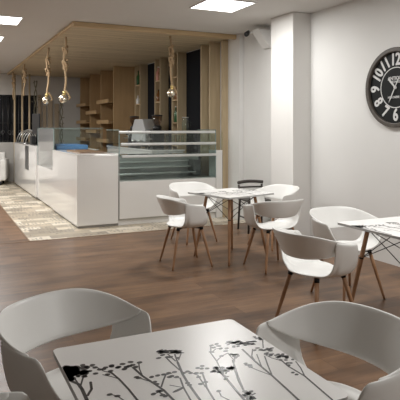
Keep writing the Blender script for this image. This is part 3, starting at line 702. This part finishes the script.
LEAVES=[(0.034,0.750,0.0126,0.0078,-26),
(0.034,0.682,0.0154,0.0108,-16),
(0.056,0.725,0.0110,0.0075,-17),
(0.077,0.669,0.0154,0.0110,-18),
(0.031,0.707,0.0149,0.0113,22),
(0.014,0.717,0.0145,0.0095,-19),
(0.054,0.742,0.0163,0.0113,2),
(0.026,0.687,0.0138,0.0114,20),
(0.051,0.716,0.0140,0.0092,-20),
(0.028,0.693,0.0101,0.0072,7),
(0.030,0.715,0.0131,0.0087,29),
(0.026,0.728,0.0112,0.0102,-13),
(0.033,0.696,0.0120,0.0098,24),
(0.024,0.759,0.0114,0.0108,6),
(0.030,0.733,0.0110,0.0093,-27),
(0.058,0.672,0.0165,0.0107,27),
(0.013,0.744,0.0166,0.0109,-5),
(0.082,0.683,0.0155,0.0085,-18),
(0.050,0.740,0.0125,0.0118,-10),
(0.017,0.764,0.0110,0.0109,-8),
(0.039,0.749,0.0167,0.0091,-17),
(0.020,0.761,0.0110,0.0104,-21),
(0.012,0.728,0.0115,0.0120,-22),
(0.046,0.688,0.0127,0.0119,-1),
(0.029,0.726,0.0101,0.0091,-15),
(0.074,0.670,0.0133,0.0072,-14),
(0.033,0.742,0.0114,0.0113,-21),
(0.006,0.695,0.0138,0.0120,-5),
(0.078,0.683,0.0153,0.0107,0),
(0.021,0.747,0.0159,0.0115,25),
(0.033,0.704,0.0154,0.0102,18),
(0.048,0.697,0.0146,0.0083,25),
(0.093,0.724,0.0166,0.0118,10),
(0.006,0.697,0.0107,0.0118,10),
(0.003,0.693,0.0142,0.0098,14),
(0.026,0.677,0.0098,0.0116,-29),
(0.026,0.686,0.0155,0.0109,22),
(0.005,0.635,0.0112,0.0104,-10),
(0.016,0.638,0.0131,0.0096,-28),
(-0.004,0.662,0.0132,0.0113,6),
(0.002,0.677,0.0152,0.0096,-29),
(0.014,0.635,0.0104,0.0097,-7),
(0.021,0.673,0.0114,0.0094,27),
(0.005,0.696,0.0141,0.0114,0),
(0.002,0.638,0.0152,0.0073,22),
(0.004,0.681,0.0157,0.0091,17),
(-0.005,0.640,0.0110,0.0077,0),
(0.005,0.662,0.0161,0.0106,-29),
(0.046,0.651,0.0066,0.0053,0),
(0.038,0.668,0.0079,0.0044,16),
(0.074,0.634,0.0073,0.0050,-11),
(0.073,0.642,0.0081,0.0043,22),
(0.066,0.639,0.0064,0.0039,16),
(0.047,0.646,0.0054,0.0037,-21),
(0.091,0.755,0.0090,0.0055,21),
(0.132,0.736,0.0090,0.0055,-22),
(0.136,0.705,0.0090,0.0055,28),
(0.104,0.680,0.0090,0.0055,-8),
(0.122,0.644,0.0090,0.0055,5),
(0.179,0.684,0.0090,0.0055,-10),
(0.167,0.612,0.0090,0.0055,8),
(0.206,0.683,0.0090,0.0055,-28),
(0.189,0.640,0.0090,0.0055,-6),
(0.228,0.661,0.0090,0.0055,30),
(0.149,0.676,0.0090,0.0055,-22),
(0.102,0.727,0.0090,0.0055,10),
(0.166,0.673,0.0090,0.0055,-12),
(0.259,0.687,0.0100,0.0060,-13),
(0.266,0.649,0.0100,0.0060,-33),
(0.299,0.692,0.0100,0.0060,-33),
(0.303,0.631,0.0100,0.0060,31),
(0.335,0.669,0.0100,0.0060,23),
(0.209,0.693,0.0100,0.0060,21),
(0.233,0.664,0.0100,0.0060,21),
(0.251,0.633,0.0100,0.0060,31),
(0.281,0.653,0.0100,0.0060,-23),
(0.297,0.657,0.0100,0.0060,5),
(0.279,0.521,0.0090,0.0050,0),
(0.274,0.534,0.0090,0.0050,5),
(0.333,0.506,0.0090,0.0050,30),
(0.362,0.508,0.0090,0.0050,18),
(0.328,0.456,0.0090,0.0050,32),
(0.329,0.435,0.0090,0.0050,-26),
(0.389,0.506,0.0090,0.0050,10),
(0.414,0.510,0.0090,0.0050,12),
(0.415,0.477,0.0090,0.0050,17),
(0.442,0.508,0.0090,0.0050,8),
(0.431,0.459,0.0090,0.0050,23),
(0.322,0.370,0.0090,0.0050,-13),
(0.286,0.359,0.0090,0.0050,29),
(0.314,0.374,0.0090,0.0050,-6),
(0.316,0.335,0.0090,0.0050,6),
(0.324,0.322,0.0090,0.0050,27),
(0.124,0.432,0.0090,0.0050,14),
(0.149,0.406,0.0090,0.0050,-13),
(0.403,0.472,0.0090,0.0050,-18),
(0.482,0.729,0.0168,0.0046,-5),
(0.488,0.720,0.0118,0.0036,-29),
(0.468,0.739,0.0147,0.0040,-8),
(0.548,0.698,0.0109,0.0029,28),
(0.548,0.688,0.0140,0.0034,-24),
(0.480,0.744,0.0163,0.0046,16),
(0.468,0.749,0.0119,0.0047,-20),
(0.530,0.705,0.0136,0.0047,-14),
(0.508,0.732,0.0105,0.0029,-11),
(0.467,0.755,0.0167,0.0034,23),
(0.520,0.708,0.0144,0.0047,22),
(0.524,0.711,0.0147,0.0042,3),
(0.506,0.733,0.0157,0.0038,-25),
(0.463,0.730,0.0116,0.0036,10),
(0.542,0.711,0.0125,0.0036,-28),
(0.547,0.718,0.0165,0.0031,-20),
(0.535,0.698,0.0114,0.0039,-1),
(0.529,0.722,0.0156,0.0048,12),
(0.541,0.691,0.0125,0.0045,20),
(0.516,0.731,0.0141,0.0046,-11),
(0.513,0.706,0.0140,0.0029,7),
(0.472,0.726,0.0144,0.0034,23),
(0.432,0.677,0.0100,0.0050,8),
(0.475,0.670,0.0100,0.0050,-11),
(0.462,0.701,0.0100,0.0050,23),
(0.487,0.663,0.0100,0.0050,27),
(0.513,0.639,0.0100,0.0050,27),
(0.474,0.482,0.0080,0.0050,26),
(0.496,0.488,0.0080,0.0050,11),
(0.502,0.468,0.0080,0.0050,13),
(0.552,0.501,0.0080,0.0050,7),
(0.579,0.511,0.0080,0.0050,1),
(0.566,0.488,0.0080,0.0050,34),
(0.588,0.478,0.0080,0.0050,-10),
(0.526,0.457,0.0080,0.0050,-29),
(0.546,0.447,0.0080,0.0050,14),
(0.517,0.418,0.0080,0.0050,0),
(0.524,0.362,0.0080,0.0050,3),
(0.537,0.267,0.0080,0.0050,6),
(0.451,0.367,0.0080,0.0050,-17),
(0.451,0.387,0.0080,0.0050,-20),
(0.497,0.355,0.0080,0.0050,-30),
(0.390,0.347,0.0220,0.0040,20),
(0.724,0.703,0.0100,0.0050,19),
(0.755,0.709,0.0100,0.0050,28),
(0.722,0.676,0.0100,0.0050,13),
(0.753,0.682,0.0100,0.0050,-26),
(0.747,0.650,0.0100,0.0050,33),
(0.774,0.638,0.0100,0.0050,22),
(0.755,0.613,0.0100,0.0050,0),
(0.688,0.632,0.0100,0.0050,-34),
(0.710,0.570,0.0100,0.0050,24),
(0.653,0.428,0.0071,0.0064,-27),
(0.653,0.456,0.0088,0.0069,14),
(0.677,0.436,0.0089,0.0060,-27),
(0.628,0.421,0.0108,0.0068,-12),
(0.655,0.418,0.0105,0.0055,-19),
(0.598,0.440,0.0117,0.0050,15),
(0.636,0.436,0.0112,0.0052,7),
(0.626,0.448,0.0072,0.0050,-12),
(0.689,0.439,0.0108,0.0045,29),
(0.629,0.470,0.0081,0.0070,10),
(0.678,0.424,0.0076,0.0052,-2),
(0.694,0.435,0.0082,0.0067,-23),
(0.689,0.430,0.0098,0.0062,24),
(0.604,0.439,0.0079,0.0064,-28),
(0.676,0.443,0.0080,0.0043,-10),
(0.621,0.424,0.0100,0.0053,29),
(0.626,0.464,0.0118,0.0071,11),
(0.696,0.440,0.0115,0.0063,10),
(0.785,0.554,0.0080,0.0031,-1),
(0.763,0.543,0.0088,0.0043,20),
(0.783,0.559,0.0078,0.0032,-15),
(0.772,0.556,0.0101,0.0035,-8),
(0.761,0.523,0.0080,0.0035,28),
(0.760,0.570,0.0080,0.0045,13),
(0.780,0.536,0.0072,0.0034,13),
(0.765,0.562,0.0089,0.0037,-8),
(0.767,0.561,0.0071,0.0044,13),
(0.865,0.694,0.0110,0.0039,23),
(0.854,0.656,0.0125,0.0032,6),
(0.878,0.663,0.0138,0.0028,-3),
(0.914,0.669,0.0094,0.0032,-12),
(0.863,0.685,0.0132,0.0031,-9),
(0.889,0.661,0.0153,0.0047,-14),
(0.845,0.682,0.0126,0.0035,21),
(0.829,0.693,0.0099,0.0046,5),
(0.938,0.658,0.0137,0.0040,-26),
(0.899,0.639,0.0096,0.0047,17),
(0.880,0.665,0.0108,0.0029,-1),
(0.921,0.662,0.0122,0.0034,11),
(0.917,0.630,0.0110,0.0036,-29),
(0.863,0.658,0.0146,0.0029,-3),
(0.815,0.702,0.0150,0.0034,20),
(0.918,0.633,0.0104,0.0046,25),
(0.942,0.662,0.0091,0.0034,1),
(0.867,0.694,0.0133,0.0041,7),
(0.868,0.671,0.0136,0.0029,-3),
(0.829,0.711,0.0141,0.0034,-9),
(0.837,0.683,0.0099,0.0041,-25),
(0.933,0.659,0.0141,0.0039,-4),
(0.845,0.691,0.0140,0.0038,2),
(0.832,0.684,0.0102,0.0038,9),
(0.871,0.667,0.0128,0.0032,27),
(0.886,0.653,0.0153,0.0037,-10),
(0.846,0.693,0.0111,0.0034,-17),
(0.870,0.683,0.0115,0.0041,-11),
(0.907,0.640,0.0112,0.0045,-19),
(0.805,0.678,0.0093,0.0028,22),
(0.820,0.650,0.0078,0.0032,-15),
(0.877,0.634,0.0066,0.0037,13),
(0.846,0.662,0.0088,0.0030,-26),
(0.814,0.639,0.0073,0.0043,3),
(0.878,0.636,0.0070,0.0042,-29),
(0.838,0.638,0.0079,0.0038,26),
(0.973,0.682,0.0081,0.0030,-6),
(0.976,0.712,0.0076,0.0031,-2),
(0.990,0.673,0.0103,0.0034,10),
(1.006,0.681,0.0104,0.0030,25),
(0.993,0.661,0.0100,0.0042,-3),
(0.986,0.669,0.0089,0.0040,25),
(0.974,0.699,0.0065,0.0046,7),
(0.997,0.693,0.0071,0.0038,22),
(0.921,0.557,0.0073,0.0039,-22),
(0.977,0.547,0.0084,0.0038,-1),
(0.960,0.544,0.0062,0.0031,-14),
(0.952,0.537,0.0082,0.0042,16),
(0.951,0.521,0.0093,0.0037,-9),
(0.929,0.540,0.0087,0.0040,14),
(0.954,0.548,0.0081,0.0028,8),
(0.913,0.578,0.0094,0.0040,-11),
(0.885,0.558,0.0087,0.0027,19),
(0.963,0.531,0.0067,0.0025,-26),
(0.924,0.544,0.0082,0.0028,17),
(0.891,0.564,0.0063,0.0025,-18),
(0.966,0.544,0.0057,0.0033,-9),
(0.939,0.543,0.0084,0.0041,-9),
(0.953,0.554,0.0066,0.0026,21),
(0.914,0.549,0.0091,0.0031,-17),
(0.914,0.492,0.0071,0.0029,21),
(0.922,0.474,0.0090,0.0043,19),
(0.932,0.486,0.0089,0.0046,-23),
(0.916,0.504,0.0074,0.0045,1),
(0.939,0.485,0.0079,0.0033,8),
(0.924,0.506,0.0072,0.0039,22),
(0.942,0.438,0.0088,0.0031,16),
(0.977,0.419,0.0084,0.0036,2),
(0.971,0.440,0.0064,0.0046,2),
(0.946,0.467,0.0059,0.0037,-24),
(0.973,0.456,0.0089,0.0043,-18),
(0.980,0.437,0.0067,0.0046,-29),
(0.957,0.447,0.0063,0.0038,23),
(0.951,0.444,0.0064,0.0048,27),
(0.940,0.447,0.0069,0.0029,-17),
(0.979,0.443,0.0077,0.0031,-19),
(0.957,0.451,0.0089,0.0037,-10),
(0.983,0.430,0.0086,0.0044,0),
(0.962,0.470,0.0082,0.0043,24),
(0.988,0.437,0.0076,0.0047,-24),
(0.959,0.401,0.0070,0.0040,-8),
(0.948,0.370,0.0070,0.0040,3),
(0.938,0.411,0.0070,0.0040,7),
(0.775,0.429,0.0140,0.0050,-30),
(0.771,0.449,0.0080,0.0040,7),
(0.773,0.407,0.0080,0.0040,-23),
(0.644,0.203,0.0071,0.0039,-10),
(0.641,0.188,0.0063,0.0047,10),
(0.633,0.201,0.0073,0.0052,-27),
(0.655,0.207,0.0092,0.0040,19),
(0.614,0.193,0.0066,0.0054,16),
(0.633,0.218,0.0085,0.0045,-7),
(0.631,0.195,0.0079,0.0045,-22),
(0.615,0.157,0.0087,0.0053,25),
(0.635,0.193,0.0088,0.0038,15),
(0.615,0.184,0.0077,0.0054,-26),
(0.629,0.162,0.0058,0.0052,-13),
(0.626,0.152,0.0056,0.0045,0),
(0.638,0.151,0.0057,0.0038,-5),
(0.635,0.162,0.0078,0.0058,19),
(0.985,0.464,0.0070,0.0040,26),
(0.976,0.418,0.0070,0.0040,9),
(0.961,0.364,0.0070,0.0040,-16),
(0.912,0.278,0.0070,0.0040,16),
(0.916,0.255,0.0070,0.0040,15),
(1.003,0.392,0.0070,0.0040,29),
(0.940,0.350,0.0070,0.0040,-23),
(0.624,0.377,0.0050,0.0036,-26),
(0.633,0.367,0.0050,0.0030,4),
(0.611,0.350,0.0050,0.0046,-22),
(0.619,0.352,0.0058,0.0037,22)]

def round_rect(s, r, n=6):
    pts = []
    for cx, cy, a0 in ((s-r, s-r, 0), (-s+r, s-r, 90), (-s+r, -s+r, 180), (s-r, -s+r, 270)):
        for i in range(n+1):
            a = R(a0 + 90*i/n); pts.append((cx + r*math.cos(a), cy + r*math.sin(a)))
    return pts
def top_bm(S):
    bm = B(); h = S/2
    prism(bm, round_rect(h, .022), 'z', .732, .75, 0)
    for f in bm.faces:
        if abs(f.normal.z) < .5: f.material_index = 2
    z0 = [.7503]
    def P2(u, v): return Vector(((min(.992, max(.008, u)) - .5)*S, (min(.992, max(.008, v)) - .5)*S, z0[0]))
    def face(pts):
        f = bm.faces.new([bm.verts.new(p) for p in pts]); f.material_index = 1
        f.normal_update()
        if f.normal.z < 0: f.normal_flip()
    for wd, pts in STROKES:
        p = [P2(*q) for q in pts]
        for i in range(len(p)-1):
            d = (p[i+1]-p[i])
            if d.length < 1e-4: continue
            n = Vector((-d.y, d.x, 0)).normalized()*wd*.66*S/.693
            face([p[i]-n, p[i+1]-n, p[i+1]+n, p[i]+n])
            z0[0] += 1e-6
            c = p[i+1]; face([c + Vector((math.cos(2*PI*k/8), math.sin(2*PI*k/8), 0))*wd*.66 for k in range(8)])
    for u, v, l, w_, a in LEAVES:
        z0[0] = .7505; c = P2(u, v); ca, sa = math.cos(R(a)), math.sin(R(a))
        pts = []
        for k in range(10):
            x, y = math.cos(2*PI*k/10)*l*1.0, math.sin(2*PI*k/10)*w_*1.4
            q = c + Vector((x*ca - y*sa, x*sa + y*ca, 0)); q.x = max(-h+.001, min(h-.001, q.x)); q.y = max(-h+.001, min(h-.001, q.y)); pts.append(q)
        face(pts)
    return bm
def table(label, x, y, rz, S):
    t = thing('dining_table', label, 'table', (x, y, 0), rz, 'white tables with a plant print')
    obj('tabletop', top_bm(S), ['top', 'print', 'edge'], t)
    a, f = S*.27, S*.415
    cs = ((1, 1), (-1, 1), (-1, -1), (1, -1))
    T = [Vector((sx*a, sy*a, .728)) for sx, sy in cs]; F = [Vector((sx*f, sy*f, 0)) for sx, sy in cs]
    for i in range(4):
        obj('leg', tube(B(), [F[i], F[i].lerp(T[i], .1), F[i].lerp(T[i], .7), T[i]], [.012, .014, .0185, .018], 12), 'legwood', t)
    bm = B()
    for i in range(4):
        j = (i+1) % 4
        tube(bm, [T[i] + Vector((0, 0, -.02)), F[j].lerp(T[j], .66)], .0035, 6)
        tube(bm, [T[j] + Vector((0, 0, -.02)), F[i].lerp(T[i], .66)], .0035, 6)
        tube(bm, [T[i] + Vector((0, 0, -.004)), T[j] + Vector((0, 0, -.004))], .005, 6)
        p = F[i].lerp(T[i], .66); d = (T[i]-F[i]).normalized()
        tube(bm, [p - d*.005, p + d*.005], .0185, 12)
        tube(bm, [T[i] - d*.012, T[i]], .021, 12)
    obj('wire_brace', bm, 'black', t)
    return t
table('white square table with dark plant print, nearest the viewer', .697, 1.553, 0, .693)
table('white square table with plant print at the right edge by the clock wall', 3.24, 3.11, 0, .75)
table('white square table with plant print in the middle, before the counter', 3.075, 5.62, R(14), .72)

# ------------------------------------------------------------------ wall clock
def text_bm(s, size, bold=0, sx=1):
    cu = bpy.data.curves.new('t', 'FONT'); cu.body = s; cu.size = size; cu.align_x = 'CENTER'; cu.align_y = 'CENTER'; cu.offset = bold; cu.extrude = .001
    o = bpy.data.objects.new('t', cu); C.objects.link(o)
    bpy.context.view_layer.update()
    me = bpy.data.meshes.new_from_object(o.evaluated_get(bpy.context.evaluated_depsgraph_get()))
    bm = B(); bm.from_mesh(me)
    bpy.data.objects.remove(o); bpy.data.curves.remove(cu); bpy.data.meshes.remove(me)
    for v in bm.verts: v.co.x *= sx
    return bm
clk = thing('wall_clock', 'large round black wall clock with white numerals on the right wall', 'clock', (XW, 4.475, 1.94), R(-90))
# local: x to the viewer's right, z up, face towards -y
def ring(bm, r0, r1, y0, y1, n=64, mi=0):
    vs_ = []
    for k in range(n):
        a = 2*PI*k/n; c, s = math.cos(a), math.sin(a)
        vs_.append([bm.verts.new((r*c, y, r*s)) for r, y in ((r0, y0), (r1, y0), (r1, y1), (r0, y1))])
    fs = []
    for k in range(n):
        a, b_ = vs_[k], vs_[(k+1) % n]
        for i in range(4): fs.append(bm.faces.new((a[i], a[(i+1) % 4], b_[(i+1) % 4], b_[i])))
    for f in fs: f.material_index = mi
    bmesh.ops.recalc_face_normals(bm, faces=fs)
    return bm
obj('rim', ring(B(), .388, .436, -.045, -.001), 'clockrim', clk, .008)
bm = B(); prism(bm, [(.392*math.cos(2*PI*k/64), .392*math.sin(2*PI*k/64)) for k in range(64)], 'y', -.012, -.002)
ring(bm, .214, .224, -.014, -.0115, mi=1)
def add_text(s, size, x, z, rot=0, bold=0, sx=1):
    tb = text_bm(s, size, bold, sx)
    tb.transform(Matrix.Translation((x, -.0135, z)) @ Matrix.Rotation(rot, 4, 'Y') @ Matrix.Rotation(R(90), 4, 'X'))
    me = bpy.data.meshes.new('t'); tb.to_mesh(me); tb.free()
    for k in range(9 if size > .1 else 1):      # several slightly shifted strokes make the figures bold
        dx, dz = (0, 0) if k == 0 else (.0055*math.cos(k*PI/4), .0055*math.sin(k*PI/4))
        n0 = len(bm.faces); n1 = len(bm.verts); bm.from_mesh(me); bm.faces.ensure_lookup_table(); bm.verts.ensure_lookup_table()
        for f in bm.faces[n0:]: f.material_index = 1
        for v in bm.verts[n1:]: v.co.x += dx; v.co.z += dz; v.co.y -= k*2e-5
    bpy.data.meshes.remove(me)
for h in range(1, 13):
    a = R(30*h); flip = PI if 4 <= h <= 8 else 0
    add_text(str(h), .185, .302*math.sin(a), .302*math.cos(a), a + flip, .0, .78)
add_text('ANTIQUE', .054, 0, .100, 0, .0012, .95)
add_text('DE PARIS', .036, 0, .060, 0, .0008, .95)
add_text('HORLOGERIE 1870', .032, 0, -.105, 0, .0008, .85)
obj('dial', bm, ['dial', 'dialwhite'], clk)
def hand(ang, l, tail, wd, y):
    d = Vector((math.sin(ang), 0, math.cos(ang))); n = Vector((d.z, 0, -d.x))
    pts = [-d*tail - n*wd*.7, -d*tail + n*wd*.7, d*l*.7 + n*wd, d*l, d*l*.7 - n*wd]
    bb = B(); prism(bb, [(p.x, p.z) for p in pts], 'y', y, y - .003); return bb
obj('hour_hand', hand(R(-45), .15, .02, .011, -.018), 'dialwhite', clk)
obj('minute_hand', hand(R(209), .185, .12, .007, -.023), 'dialwhite', clk)
obj('hand_boss', prism(B(), [(.014*math.cos(2*PI*k/16), .014*math.sin(2*PI*k/16)) for k in range(16)], 'y', -.012, -.030), 'dialwhite', clk)

# ------------------------------------------------------------------ camera bracket above the column
t = thing('security_camera', 'small black camera beside white wedge bracket high behind column', 'camera', (4.5, 7.0, 2.72), 0)
obj('bracket', prism(B(), [(-.26, .24), (0, .24), (0, -.02), (-.05, -.02)], 'y', -.08, .12), 'white', t)
obj('arm', tube(B(), [(-.235, .1, .21), (-.33, .12, .20)], .012, 8), 'white', t)
obj('camera_body', tube(B(), [(-.30, .12, .225), (-.335, .09, .19), (-.38, .05, .165)], [.022, .034, .036], 14), 'blackpl', t)
t = thing('smoke_detector', 'small round smoke detector on the ceiling at the left edge', 'smoke detector', (.62, 9.1, CZ))
obj('base', lathe(B(), [(.05, 0), (.055, -.012), (.05, -.02)]), 'white', t)
obj('sensor_cap', lathe(B(), [(.036, -.02), (.034, -.036), (.02, -.042)]), 'edge', t)
